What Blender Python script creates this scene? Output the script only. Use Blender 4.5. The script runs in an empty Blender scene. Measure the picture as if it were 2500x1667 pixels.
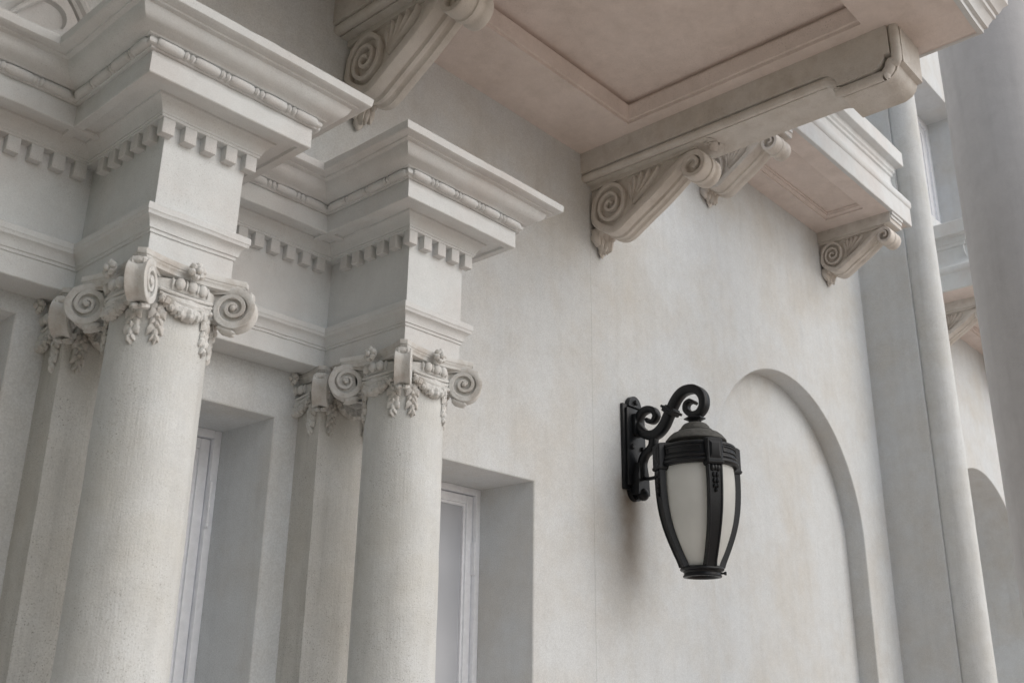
import bpy, bmesh, math, random
from mathutils import Vector, Matrix, noise
random.seed(7)
sc = bpy.context.scene
R = math.radians

# ------------------------------------------------------------------ camera, world, sun, exposure
def set_camera():
    yaw, pit, rol = R(47.8976), R(19.7156), R(0.7738)
    f = Vector((math.sin(yaw)*math.cos(pit), math.cos(yaw)*math.cos(pit), math.sin(pit)))
    r = Vector((math.cos(yaw), -math.sin(yaw), 0)); u = r.cross(f)
    r2 = r*math.cos(rol) + u*math.sin(rol); u2 = r2.cross(f)
    cd = bpy.data.cameras.new('camera'); cam = bpy.data.objects.new('camera', cd)
    sc.collection.objects.link(cam)
    m = Matrix((r2, u2, -f)).transposed().to_4x4()
    cam.matrix_world = m
    cd.sensor_width = 36; cd.lens = 35.6436; cd.clip_start = 0.05; cd.clip_end = 500
    cd.dof.use_dof = True; cd.dof.focus_distance = 5.2; cd.dof.aperture_fstop = 4.0
    sc.camera = cam
set_camera()
SUN_AZ, SUN_EL = 157.0, 35.0
w = bpy.data.worlds.new('World'); sc.world = w; w.use_nodes = True
nt = w.node_tree; bg = nt.nodes['Background']
sky = nt.nodes.new('ShaderNodeTexSky'); sky.sky_type = 'NISHITA'; sky.sun_disc = False
sky.sun_elevation = R(SUN_EL); sky.sun_rotation = R(SUN_AZ)
sky.air_density = 1.0; sky.dust_density = 3.0; sky.ozone_density = 1.0
hs = nt.nodes.new('ShaderNodeHueSaturation'); hs.inputs['Saturation'].default_value = 0.8
nt.links.new(sky.outputs[0], hs.inputs['Color']); nt.links.new(hs.outputs[0], bg.inputs[0])
bg.inputs[1].default_value = 0.05
sd = bpy.data.lights.new('sun', 'SUN'); sd.energy = 1.5; sd.angle = R(95); sd.color = (1.0, 0.998, 0.992)
so = bpy.data.objects.new('sun', sd); sc.collection.objects.link(so)
sv = Vector((math.sin(R(SUN_AZ))*math.cos(R(SUN_EL)), math.cos(R(SUN_AZ))*math.cos(R(SUN_EL)), math.sin(R(SUN_EL))))
so.rotation_euler = sv.to_track_quat('Z', 'Y').to_euler(); so.location = sv*20
vs = sc.view_settings
sc.display_settings.display_device = 'sRGB'
vs.view_transform = 'Standard'; vs.look = 'None'; vs.gamma = 1; vs.use_curve_mapping = False; vs.exposure = 0.67
sc.render.engine = 'CYCLES'
sc.cycles.max_bounces = 10; sc.cycles.diffuse_bounces = 8

# ------------------------------------------------------------------ materials
def N(nt, t, **kw):
    n = nt.nodes.new(t)
    for k, v in kw.items():
        if k in n.inputs: n.inputs[k].default_value = v
        else: setattr(n, k, v)
    return n
def ramp(nt, src, stops):
    r = nt.nodes.new('ShaderNodeValToRGB'); e = r.color_ramp.elements
    e[0].position, e[0].color = stops[0][0], stops[0][1]
    e[1].position, e[1].color = stops[1][0], stops[1][1]
    for p, c in stops[2:]:
        x = e.new(p); x.color = c
    nt.links.new(src, r.inputs[0]); return r.outputs[0]
def mix(nt, fac, a, b, mode='MIX'):
    m = nt.nodes.new('ShaderNodeMix'); m.data_type = 'RGBA'; m.blend_type = mode
    for s, v in ((0, fac), (6, a), (7, b)):
        if isinstance(v, (int, float)): m.inputs[s].default_value = v
        elif isinstance(v, tuple): m.inputs[s].default_value = v
        else: nt.links.new(v, m.inputs[s])
    return m.outputs[2]
def g(v): return (v, v, v, 1)
def stucco(name, col, warm=(0.56, 0.53, 0.48), speck=0.5, streak=0.25, grain=170, bump=0.25, dirt=0.0, patch=0.35, rust_and_shade=None, rough=0.85, brush=0.0, blot=0.07, sand=None, sanda=0.10, crack=0.0):
    m = bpy.data.materials.new(name); m.use_nodes = True; t = m.node_tree
    b = t.nodes['Principled BSDF']; b.inputs['Roughness'].default_value = rough
    b.inputs['Specular IOR Level'].default_value = 0.25
    tc = N(t, 'ShaderNodeTexCoord'); ob = tc.outputs['Object']
    c = col + (1,)
    n1 = N(t, 'ShaderNodeTexNoise', Scale=1.7, Detail=6.0, Roughness=0.62); t.links.new(ob, n1.inputs['Vector'])
    f1 = ramp(t, n1.outputs[0], [(0.42, g(0)), (0.68, g(1))])
    pm = N(t, 'ShaderNodeMath', operation='MULTIPLY'); t.links.new(f1, pm.inputs[0]); pm.inputs[1].default_value = patch
    out = mix(t, pm.outputs[0], c, warm + (1,))
    # soft blotches, lighter and darker
    n2 = N(t, 'ShaderNodeTexNoise', Scale=9.0, Detail=8.0, Roughness=0.7); t.links.new(ob, n2.inputs['Vector'])
    f2 = ramp(t, n2.outputs[0], [(0.30, g(1-blot)), (0.70, g(1+blot*0.5))])
    out = mix(t, 1.0, out, f2, 'MULTIPLY')
    # vertical runs of grime
    mp = N(t, 'ShaderNodeMapping'); mp.inputs['Scale'].default_value = (14, 14, 0.9); t.links.new(ob, mp.inputs['Vector'])
    n3 = N(t, 'ShaderNodeTexNoise', Scale=1.0, Detail=5.0, Roughness=0.6); t.links.new(mp.outputs[0], n3.inputs['Vector'])
    f3 = ramp(t, n3.outputs[0], [(0.50, g(1)), (0.80, g(1-streak))])
    out = mix(t, 1.0, out, f3, 'MULTIPLY')
    # fine dark specks gathered in patches
    n4 = N(t, 'ShaderNodeTexNoise', Scale=float(grain), Detail=2.0, Roughness=0.6); t.links.new(ob, n4.inputs['Vector'])
    f4 = ramp(t, n4.outputs[0], [(0.60, g(0)), (0.70, g(1))])
    n5 = N(t, 'ShaderNodeTexNoise', Scale=3.2, Detail=4.0, Roughness=0.65); t.links.new(ob, n5.inputs['Vector'])
    f5 = ramp(t, n5.outputs[0], [(0.43, g(0.05)), (0.63, g(1))])
    mm = N(t, 'ShaderNodeMath', operation='MULTIPLY'); t.links.new(f4, mm.inputs[0]); t.links.new(f5, mm.inputs[1])
    mk = N(t, 'ShaderNodeMath', operation='MULTIPLY'); t.links.new(mm.outputs[0], mk.inputs[0]); mk.inputs[1].default_value = speck
    out = mix(t, mk.outputs[0], out, (0.13, 0.115, 0.095, 1))
    n7 = N(t, 'ShaderNodeTexNoise', Scale=float(sand or grain*0.6), Detail=3.0); t.links.new(ob, n7.inputs['Vector'])
    out = mix(t, 1.0, out, ramp(t, n7.outputs[0], [(0.32, g(1-sanda*1.3)), (0.68, g(1+sanda))]), 'MULTIPLY')
    if crack:
        nw = N(t, 'ShaderNodeTexNoise', Scale=2.6, Detail=5.0); t.links.new(ob, nw.inputs['Vector'])
        wv = mix(t, 0.16, ob, nw.outputs['Color'], 'ADD')
        vo = N(t, 'ShaderNodeTexVoronoi', Scale=0.62, feature='DISTANCE_TO_EDGE'); t.links.new(wv, vo.inputs['Vector'])
        fc = ramp(t, vo.outputs['Distance'], [(0.0, g(1)), (0.0022, g(0))])
        mc = N(t, 'ShaderNodeMath', operation='MULTIPLY'); t.links.new(fc, mc.inputs[0]); t.links.new(f5, mc.inputs[1])
        mc2 = N(t, 'ShaderNodeMath', operation='MULTIPLY'); t.links.new(mc.outputs[0], mc2.inputs[0]); mc2.inputs[1].default_value = crack
        out = mix(t, mc2.outputs[0], out, (0.22, 0.19, 0.16, 1))
    if dirt:
        n6 = N(t, 'ShaderNodeTexNoise', Scale=6.5, Detail=9.0, Roughness=0.72); t.links.new(ob, n6.inputs['Vector'])
        f6 = ramp(t, n6.outputs[0], [(0.47, g(0)), (0.66, g(1))])
        md = N(t, 'ShaderNodeMath', operation='MULTIPLY'); t.links.new(f6, md.inputs[0]); md.inputs[1].default_value = dirt
        out = mix(t, md.outputs[0], out, (0.30, 0.235, 0.175, 1))
    if rust_and_shade:      # rusty run-off plus the lantern's soft shadow, painted below the plate: x, z top, z bottom, half width
        sx, z1, z0, hw = rust_and_shade
        se = N(t, 'ShaderNodeSeparateXYZ'); t.links.new(ob, se.inputs[0])
        nn = N(t, 'ShaderNodeTexNoise', Scale=5.0, Detail=6.0); t.links.new(ob, nn.inputs['Vector'])
        a = N(t, 'ShaderNodeMath', operation='SUBTRACT'); t.links.new(se.outputs[0], a.inputs[0]); a.inputs[1].default_value = sx
        a2 = N(t, 'ShaderNodeMath', operation='ABSOLUTE'); t.links.new(a.outputs[0], a2.inputs[0])
        mr = N(t, 'ShaderNodeMapRange', interpolation_type='SMOOTHSTEP'); t.links.new(a2.outputs[0], mr.inputs[0])
        mr.inputs[1].default_value = 0.0; mr.inputs[2].default_value = hw; mr.inputs[3].default_value = 1; mr.inputs[4].default_value = 0
        mz = N(t, 'ShaderNodeMapRange', interpolation_type='SMOOTHSTEP'); t.links.new(se.outputs[2], mz.inputs[0])
        mz.inputs[1].default_value = z0; mz.inputs[2].default_value = z1-0.1
        mt = N(t, 'ShaderNodeMapRange', interpolation_type='SMOOTHSTEP'); t.links.new(se.outputs[2], mt.inputs[0])
        mt.inputs[1].default_value = z1; mt.inputs[2].default_value = z1+0.12; mt.inputs[3].default_value = 1; mt.inputs[4].default_value = 0
        k = mr.outputs[0]
        for o in (mz.outputs[0], mt.outputs[0], nn.outputs[0]):
            q = N(t, 'ShaderNodeMath', operation='MULTIPLY'); t.links.new(k, q.inputs[0]); t.links.new(o, q.inputs[1]); k = q.outputs[0]
        q = N(t, 'ShaderNodeMath', operation='MULTIPLY'); t.links.new(k, q.inputs[0]); q.inputs[1].default_value = 1.25; q.use_clamp = True
        out = mix(t, q.outputs[0], out, (0.27, 0.20, 0.13, 1))
    t.links.new(out, b.inputs['Base Color'])
    # relief: fine sand, trowel waves, optional brush lines
    h1 = N(t, 'ShaderNodeTexNoise', Scale=float(grain)*0.8, Detail=3.0, Roughness=0.6); t.links.new(ob, h1.inputs['Vector'])
    h2 = N(t, 'ShaderNodeTexNoise', Scale=22.0, Detail=4.0); t.links.new(ob, h2.inputs['Vector'])
    ad = N(t, 'ShaderNodeMath', operation='MULTIPLY_ADD'); t.links.new(h2.outputs[0], ad.inputs[0]); ad.inputs[1].default_value = 1.6
    t.links.new(h1.outputs[0], ad.inputs[2]); hh = ad.outputs[0]
    if brush:
        mb_ = N(t, 'ShaderNodeMapping'); mb_.inputs['Scale'].default_value = (150, 150, 7); t.links.new(ob, mb_.inputs['Vector'])
        h3 = N(t, 'ShaderNodeTexNoise', Scale=1.0, Detail=3.0); t.links.new(mb_.outputs[0], h3.inputs['Vector'])
        a3 = N(t, 'ShaderNodeMath', operation='MULTIPLY_ADD'); t.links.new(h3.outputs[0], a3.inputs[0]); a3.inputs[1].default_value = brush
        t.links.new(hh, a3.inputs[2]); hh = a3.outputs[0]
    bp = N(t, 'ShaderNodeBump', Strength=bump, Distance=0.004); t.links.new(hh, bp.inputs['Height'])
    t.links.new(bp.outputs[0], b.inputs['Normal'])
    return m
def plain(name, col, rough=0.5, metal=0.0, bump=0.0, scale=60, vary=0.2, spec=0.5):
    m = bpy.data.materials.new(name); m.use_nodes = True; t = m.node_tree
    b = t.nodes['Principled BSDF']; b.inputs['Roughness'].default_value = rough; b.inputs['Metallic'].default_value = metal
    b.inputs['Specular IOR Level'].default_value = spec
    tc = N(t, 'ShaderNodeTexCoord'); n = N(t, 'ShaderNodeTexNoise', Scale=float(scale), Detail=6.0, Roughness=0.65)
    t.links.new(tc.outputs['Object'], n.inputs['Vector'])
    f = ramp(t, n.outputs[0], [(0.3, g(1-vary)), (0.7, g(1+vary))])
    t.links.new(mix(t, 1.0, col+(1,), f, 'MULTIPLY'), b.inputs['Base Color'])
    if bump:
        bp = N(t, 'ShaderNodeBump', Strength=bump, Distance=0.003); t.links.new(n.outputs[0], bp.inputs['Height']); t.links.new(bp.outputs[0], b.inputs['Normal'])
    return m
def frosted(name):
    m = bpy.data.materials.new(name); m.use_nodes = True; t = m.node_tree
    out = t.nodes['Material Output']; b = t.nodes['Principled BSDF']
    b.inputs['Roughness'].default_value = 0.38; b.inputs['Transmission Weight'].default_value = 0.15; b.inputs['IOR'].default_value = 1.25
    tc = N(t, 'ShaderNodeTexCoord'); n = N(t, 'ShaderNodeTexNoise', Scale=7.0, Detail=5.0); t.links.new(tc.outputs['Object'], n.inputs['Vector'])
    t.links.new(ramp(t, n.outputs[0], [(0.35, (0.80, 0.81, 0.80, 1)), (0.65, (0.89, 0.90, 0.89, 1))]), b.inputs['Base Color'])
    tr = N(t, 'ShaderNodeBsdfTranslucent'); tr.inputs[0].default_value = (0.93, 0.94, 0.92, 1)
    ms = N(t, 'ShaderNodeMixShader'); ms.inputs[0].default_value = 0.45
    t.links.new(b.outputs[0], ms.inputs[1]); t.links.new(tr.outputs[0], ms.inputs[2]); t.links.new(ms.outputs[0], out.inputs[0])
    return m
def pane_mat(name):
    m = bpy.data.materials.new(name); m.use_nodes = True; t = m.node_tree
    b = t.nodes['Principled BSDF']; b.inputs['Roughness'].default_value = 0.12
    tc = N(t, 'ShaderNodeTexCoord'); n = N(t, 'ShaderNodeTexNoise', Scale=1.3, Detail=3.0); t.links.new(tc.outputs['Object'], n.inputs['Vector'])
    t.links.new(ramp(t, n.outputs[0], [(0.3, (0.44, 0.46, 0.50, 1)), (0.7, (0.56, 0.58, 0.62, 1))]), b.inputs['Base Color'])
    return m
BASE = (0.643, 0.671, 0.688)
M = dict(
    wall=stucco('wall_stucco', BASE, warm=(0.575, 0.55, 0.50), patch=0.55, dirt=0.06, speck=0.40, streak=0.07, grain=260, bump=0.28, blot=0.055, sanda=0.075, rust_and_shade=(5.08, 1.26, 0.45, 0.20)),
    stone=stucco('carved_stucco', (0.675, 0.70, 0.71), warm=(0.58, 0.50, 0.455), patch=0.38, speck=0.35, streak=0.04, grain=240, bump=0.22, sand=260, sanda=0.05),
    shaft=stucco('shaft_stucco', (0.655, 0.678, 0.685), warm=(0.53, 0.51, 0.45), patch=0.50, speck=0.75, streak=0.12, grain=210, bump=0.4, brush=0.7, sand=240, sanda=0.06),
    pil=stucco('pilaster_stucco', (0.645, 0.65, 0.635), warm=(0.52, 0.49, 0.43), patch=0.5, speck=0.9, streak=0.25, grain=190, bump=0.5, brush=0.9, sand=220, sanda=0.07),
    cap=stucco('capital_stucco', (0.68, 0.69, 0.685), patch=0.25, speck=0.35, streak=0.0, dirt=0.45, grain=200, sand=260, sanda=0.04, bump=0.4),
    soffit=stucco('soffit_stucco', (0.77, 0.695, 0.66), warm=(0.64, 0.56, 0.51), patch=0.30, speck=0.45, streak=0.0, grain=170, bump=0.3, sand=300, sanda=0.05, blot=0.09, dirt=0.12),
    beam=stucco('balcony_stucco', (0.67, 0.65, 0.62), warm=(0.52, 0.47, 0.40), patch=0.45, speck=0.45, streak=0.03, grain=190, bump=0.4, sand=300, sanda=0.05, dirt=0.25, blot=0.09),
    console=stucco('console_stucco', (0.70, 0.665, 0.625), warm=(0.50, 0.45, 0.38), patch=0.35, speck=0.45, streak=0.0, grain=190, bump=0.4, sand=300, sanda=0.05, dirt=0.22),
    grey=stucco('grey_column_stucco', (0.60, 0.60, 0.61), warm=(0.54, 0.54, 0.56), patch=0.4, speck=0.25, streak=0.08, grain=150, bump=0.2, sand=300, sanda=0.03),
    iron=plain('black_painted_iron', (0.010, 0.0115, 0.014), rough=0.40, bump=0.25, scale=130, vary=0.4, spec=0.32),
    dusty=plain('dusty_iron', (0.10, 0.10, 0.095), rough=0.8, bump=0.2, scale=40, vary=0.3, spec=0.2),
    frost=frosted('frosted_glass'),
    paint=plain('white_window_paint', (0.87, 0.89, 0.93), rough=0.3, bump=0.1, scale=30, vary=0.06),
    pane=pane_mat('window_glass'),
    dark=plain('room_dark', (0.03, 0.03, 0.03), rough=0.9),
    leaf=plain('added_hedge_leaves', (0.055, 0.085, 0.030), rough=0.6, vary=0.4, scale=9),
    bulb=plain('bulb_glass', (0.85, 0.82, 0.74), rough=0.25, vary=0.02),
)
def ground_mat():
    m = bpy.data.materials.new('red_paving'); m.use_nodes = True; t = m.node_tree
    b = t.nodes['Principled BSDF']; b.inputs['Roughness'].default_value = 0.85
    tc = N(t, 'ShaderNodeTexCoord')
    br = N(t, 'ShaderNodeTexBrick', Scale=2.5); t.links.new(tc.outputs['Object'], br.inputs['Vector'])
    br.inputs['Color1'].default_value = (0.58, 0.47, 0.385, 1); br.inputs['Color2'].default_value = (0.53, 0.435, 0.365, 1); br.inputs['Mortar'].default_value = (0.34, 0.31, 0.28, 1)
    n = N(t, 'ShaderNodeTexNoise', Scale=3.0, Detail=6.0); t.links.new(tc.outputs['Object'], n.inputs['Vector'])
    t.links.new(mix(t, 1.0, br.outputs[0], ramp(t, n.outputs[0], [(0.3, g(0.85)), (0.7, g(1.12))]), 'MULTIPLY'), b.inputs['Base Color'])
    return m
M['ground'] = ground_mat()

# ------------------------------------------------------------------ mesh helpers
class MB:
    def __init__(s): s.v = []; s.f = []
    def ring(s, pts):
        i = len(s.v); s.v += [tuple(p) for p in pts]; return list(range(i, i+len(pts)))
    def bridge(s, a, b, closed=True):
        n = len(a)
        for k in range(n if closed else n-1):
            s.f.append((a[k], a[(k+1) % n], b[(k+1) % n], b[k]))
    def cap(s, a, flip=False): s.f.append(tuple(reversed(a)) if flip else tuple(a))
    def box(s, x0, x1, y0, y1, z0, z1, bev=0.0):
        if bev:
            # chamfered box: convex hull of inset corners through bmesh
            bm = bmesh.new(); bmesh.ops.create_cube(bm, size=1)
            for v in bm.verts: v.co = Vector((x0 if v.co.x < 0 else x1, y0 if v.co.y < 0 else y1, z0 if v.co.z < 0 else z1))
            bmesh.ops.bevel(bm, geom=list(bm.edges), offset=bev, segments=2, affect='EDGES', profile=0.5)
            s.add_bm(bm); return
        a = s.ring([(x0, y0, z0), (x1, y0, z0), (x1, y1, z0), (x0, y1, z0)]); b = s.ring([(x0, y0, z1), (x1, y0, z1), (x1, y1, z1), (x0, y1, z1)])
        s.bridge(a, b); s.cap(a, True); s.cap(b)
    def add_bm(s, bm, mat=None):
        i = len(s.v); bm.verts.index_update()
        for v in bm.verts: s.v.append(tuple(mat @ v.co if mat else v.co))
        for f in bm.faces: s.f.append(tuple(i+v.index for v in f.verts))
        bm.free()
    def lathe(s, prof, c=(0, 0, 0), seg=48, a0=0.0, a1=2*math.pi):
        full = abs(a1-a0-2*math.pi) < 1e-6; prev = None
        n = seg if full else seg+1
        for r, z in prof:
            cur = s.ring([(c[0]+r*math.cos(a0+(a1-a0)*k/seg), c[1]+r*math.sin(a0+(a1-a0)*k/seg), c[2]+z) for k in range(n)])
            if prev: s.bridge(prev, cur, full)
            prev = cur
    def blob(s, c, r, mat=None, seg=10, rings=7, tip=0.0, lump=0.0):
        # ellipsoid; tip > 0 draws its +z end out to a point
        bm = bmesh.new(); bmesh.ops.create_uvsphere(bm, u_segments=seg, v_segments=rings, radius=1)
        sd_ = random.random()*50
        for v in bm.verts:
            k = 1-tip*max(0, v.co.z)
            l = 1+lump*noise.noise(v.co*2.2+Vector((sd_, 0, 0)))
            v.co = Vector((v.co.x*r[0]*k*l, v.co.y*r[1]*k*l, v.co.z*r[2]*l))
        m = Matrix.Translation(Vector(c)) @ (mat.to_4x4() if mat else Matrix.Identity(4))
        s.add_bm(bm, m)
    def tube(s, pts, rad, seg=8, squash=1.0):
        prev = None; n = len(pts); up = Vector((0.01, 0.02, 1)).normalized()
        for i, p in enumerate(pts):
            p = Vector(p); d = (Vector(pts[min(i+1, n-1)])-Vector(pts[max(i-1, 0)])).normalized()
            a = d.cross(up); a = a.normalized() if a.length > 1e-4 else Vector((1, 0, 0)); b = a.cross(d)
            r = rad[i] if isinstance(rad, (list, tuple)) else rad
            cur = s.ring([p + a*r*math.cos(2*math.pi*k/seg) + b*r*squash*math.sin(2*math.pi*k/seg) for k in range(seg)])
            if prev: s.bridge(prev, cur)
            else: s.cap(cur, True)
            prev = cur
        s.cap(prev)
    def strap(s, pts, th, cs, hA, hB, f):
        # flat moulded band along a 2-D curve; cs across its width; hA / hB relief of its two faces; f maps (a, b, c) to space
        prev = None; n = len(pts)
        for i, p in enumerate(pts):
            q0 = pts[max(i-1, 0)]; q1 = pts[min(i+1, n-1)]
            d = Vector((q1[0]-q0[0], q1[1]-q0[1])).normalized(); nn = Vector((-d.y, d.x)); t = th[i]
            k = min(1.0, t/max(th))
            A = [f(p[0]+nn.x*(t/2+h*k), p[1]+nn.y*(t/2+h*k), c) for c, h in zip(cs, hA)]
            B = [f(p[0]-nn.x*(t/2+h*k), p[1]-nn.y*(t/2+h*k), c) for c, h in zip(cs, hB)][::-1]
            cur = s.ring(A+B)
            if prev: s.bridge(prev, cur)
            else: s.cap(cur, True)
            prev = cur
        s.cap(prev)
    def prism(s, poly, c0, c1, f):
        a = s.ring([f(p[0], p[1], c0) for p in poly]); b = s.ring([f(p[0], p[1], c1) for p in poly])
        s.bridge(a, b); s.cap(a, True); s.cap(b)
    def sweep(s, path, prof, step=0.05, ends=True, close=False, jit=0.0012, sd_=0.0):
        # moulding: prof (offset outward, z) run along a rectilinear plan path with mitred corners; outward is to the right of travel
        P = []; n = len(path)
        def nrm(a, b):
            d = (Vector(b)-Vector(a)).normalized(); return Vector((d.y, -d.x))
        segs = n if close else n-1
        for i in range(n):
            pn = nrm(path[i-1], path[i]) if (i > 0 or close) else None
            nx = nrm(path[i], path[(i+1) % n]) if (i < n-1 or close) else None
            m = pn or nx
            if pn is not None and nx is not None: m = (pn+nx)/(1+pn.dot(nx))
            P.append((Vector(path[i]), m))
            if i < segs:
                a, b = Vector(path[i]), Vector(path[(i+1) % n]); L = (b-a).length; k = int(L/step)
                for j in range(1, k): P.append((a+(b-a)*j/k, nx))
        rings = []
        for p, m in P:
            rg = []
            for o, z in prof:
                q = Vector((p.x+m.x*o, p.y+m.y*o, z))
                if jit:
                    nv = noise.noise_vector(q*16+Vector((sd_, 0, 0)))*jit + noise.noise_vector(q*3.1)*jit*1.4
                    q += nv
                rg.append(q)
            rings.append(s.ring(rg))
        for a, b in zip(rings, rings[1:]): s.bridge(a, b, False)
        if close: s.bridge(rings[-1], rings[0], False)
        elif ends: s.cap(rings[0], True); s.cap(rings[-1])
    def build(s, name, mat, parent=None, angle=38, smooth=True):
        me = bpy.data.meshes.new(name); me.from_pydata(s.v, [], s.f)
        bm = bmesh.new(); bm.from_mesh(me); bmesh.ops.recalc_face_normals(bm, faces=bm.faces); bm.to_mesh(me); bm.free()
        me.materials.append(M[mat])
        if smooth:
            me.shade_smooth(); me.set_sharp_from_angle(angle=R(angle))
        o = bpy.data.objects.new(name, me); sc.collection.objects.link(o)
        if parent: o.parent = parent
        return o
def thing(name, label, cat, group=None, loc=(0, 0, 0)):
    o = bpy.data.objects.new(name, None); sc.collection.objects.link(o); o.location = loc; o.empty_display_size = 0.1
    o['label'] = label; o['category'] = cat
    if group: o['group'] = group
    return o
def copy_tree(o, parent=None):
    c = o.copy(); sc.collection.objects.link(c); c.parent = parent
    for ch in [x for x in o.children]: copy_tree(ch, c)
    return c
def catmull(pts, n=8):
    out = []; P = [Vector(p) for p in pts]; L = len(P)
    for i in range(L-1):
        p0, p1, p2, p3 = P[max(i-1, 0)], P[i], P[i+1], P[min(i+2, L-1)]
        for k in range(n):
            t = k/n
            out.append(0.5*((2*p1)+(p2-p0)*t+(2*p0-5*p1+4*p2-p3)*t*t+(3*p1-p0-3*p2+p3)*t**3))
    out.append(P[-1]); return out
def resample_vals(keys, n):
    # linear interpolation of a list of values over n samples
    out = []
    for i in range(n):
        t = i/(n-1)*(len(keys)-1); k = min(int(t), len(keys)-2); out.append(keys[k]+(keys[k+1]-keys[k])*(t-k))
    return out

W = 3.60            # plane of the long facade wall
GZ = -1.60          # paving level, the camera is held at eye height above it

# ------------------------------------------------------------------ ground
mb = MB(); mb.ring([(-60, -60, GZ), (80, -60, GZ), (80, 60, GZ), (-60, 60, GZ)]); mb.cap([0, 1, 2, 3])
gr = mb.build('ground', 'ground', smooth=False); gr['kind'] = 'structure'

# unseen greenery added on the left to darken left-facing sides: a screen of leaves over a dense core
def added_shade_hedge():
    random.seed(3); m = MB()
    nx, nz = 60, 34
    grid = []
    for i in range(nx+1):
        row = []
        for k in range(nz+1):
            y = -9.0+12.2*i/nx; z = GZ+6.8*k/nz; p = Vector((0, y, z))
            row.append((-3.3+0.28*noise.noise(p*1.1)+0.12*noise.noise(p*4), y, z))
        grid.append(m.ring(row))
    for a, b in zip(grid, grid[1:]): m.bridge(a, b, False)
    back = [m.ring([(-4.4, -9.0+12.2*i/nx, z) for z in (GZ, GZ+6.8)]) for i in (0, nx)]
    m.f.append((back[0][0], back[0][1], grid[0][-1], grid[0][0])); m.f.append((back[1][1], back[1][0], grid[-1][0], grid[-1][-1]))
    m.f.append(tuple([r[-1] for r in grid]+[back[1][1], back[0][1]])); m.f.append((back[0][0], back[1][0], back[1][1], back[0][1]))
    for k in range(9000):
        y = random.uniform(-9, 3.2); z = random.uniform(GZ, GZ+6.9); p = Vector((0, y, z))
        c = Vector((-3.3+0.28*noise.noise(p*1.1)+0.12*noise.noise(p*4)+random.uniform(-.02, .10), y, z))
        q = Matrix.Rotation(random.uniform(0, 6.28), 3, 'X') @ Matrix.Rotation(random.uniform(-1, 1), 3, 'Y'); L = random.uniform(.05, .10)
        i = m.ring([c+q @ Vector(v) for v in ((0, -L, 0), (0.01, 0, L*.4), (0, L, 0), (0.01, 0, -L*.4))]); m.cap(i)
    o = m.build('added_shade_hedge', 'leaf', smooth=False); o['kind'] = 'stuff'; o['label'] = 'unseen green leaf screen added to shade the left-facing sides'; o['category'] = 'added_shade_hedge'
added_shade_hedge()

# ------------------------------------------------------------------ facade wall with openings
facade = thing('facade_wall', 'long off-white stucco facade wall with deep window openings and arched recesses', 'wall')
def rect(x0, x1, z0, z1): return [(x0, z0), (x1, z0), (x1, z1), (x0, z1)]
def arch(cx, r, zs, z0, n=40):
    return [(cx-r, z0), (cx+r, z0)] + [(cx+r*math.cos(math.pi*k/n), zs+r*math.sin(math.pi*k/n)) for k in range(n+1)]
WIN_HEAD = 1.157
openings = dict(
    win0=(rect(0.752, 1.328, -1.45, 1.30), 0.42, 'open'), win1=(rect(1.886, 2.462, -1.45, WIN_HEAD), 0.42, 'open'),
    win2=(rect(3.06, 4.180, -1.45, WIN_HEAD+0.004), 0.42, 'open'),
    niche=(arch(7.28, 1.243, 1.312, -1.3), 0.165, 'niche'), arch2=(arch(11.83, 1.243, 1.312, -1.5), 1.2, 'niche'),
    up2=(rect(10.57, 13.09, 5.6, 7.75), 0.42, 'open'), up1=(rect(6.02, 8.54, 5.6, 7.75), 0.42, 'open'))
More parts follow.
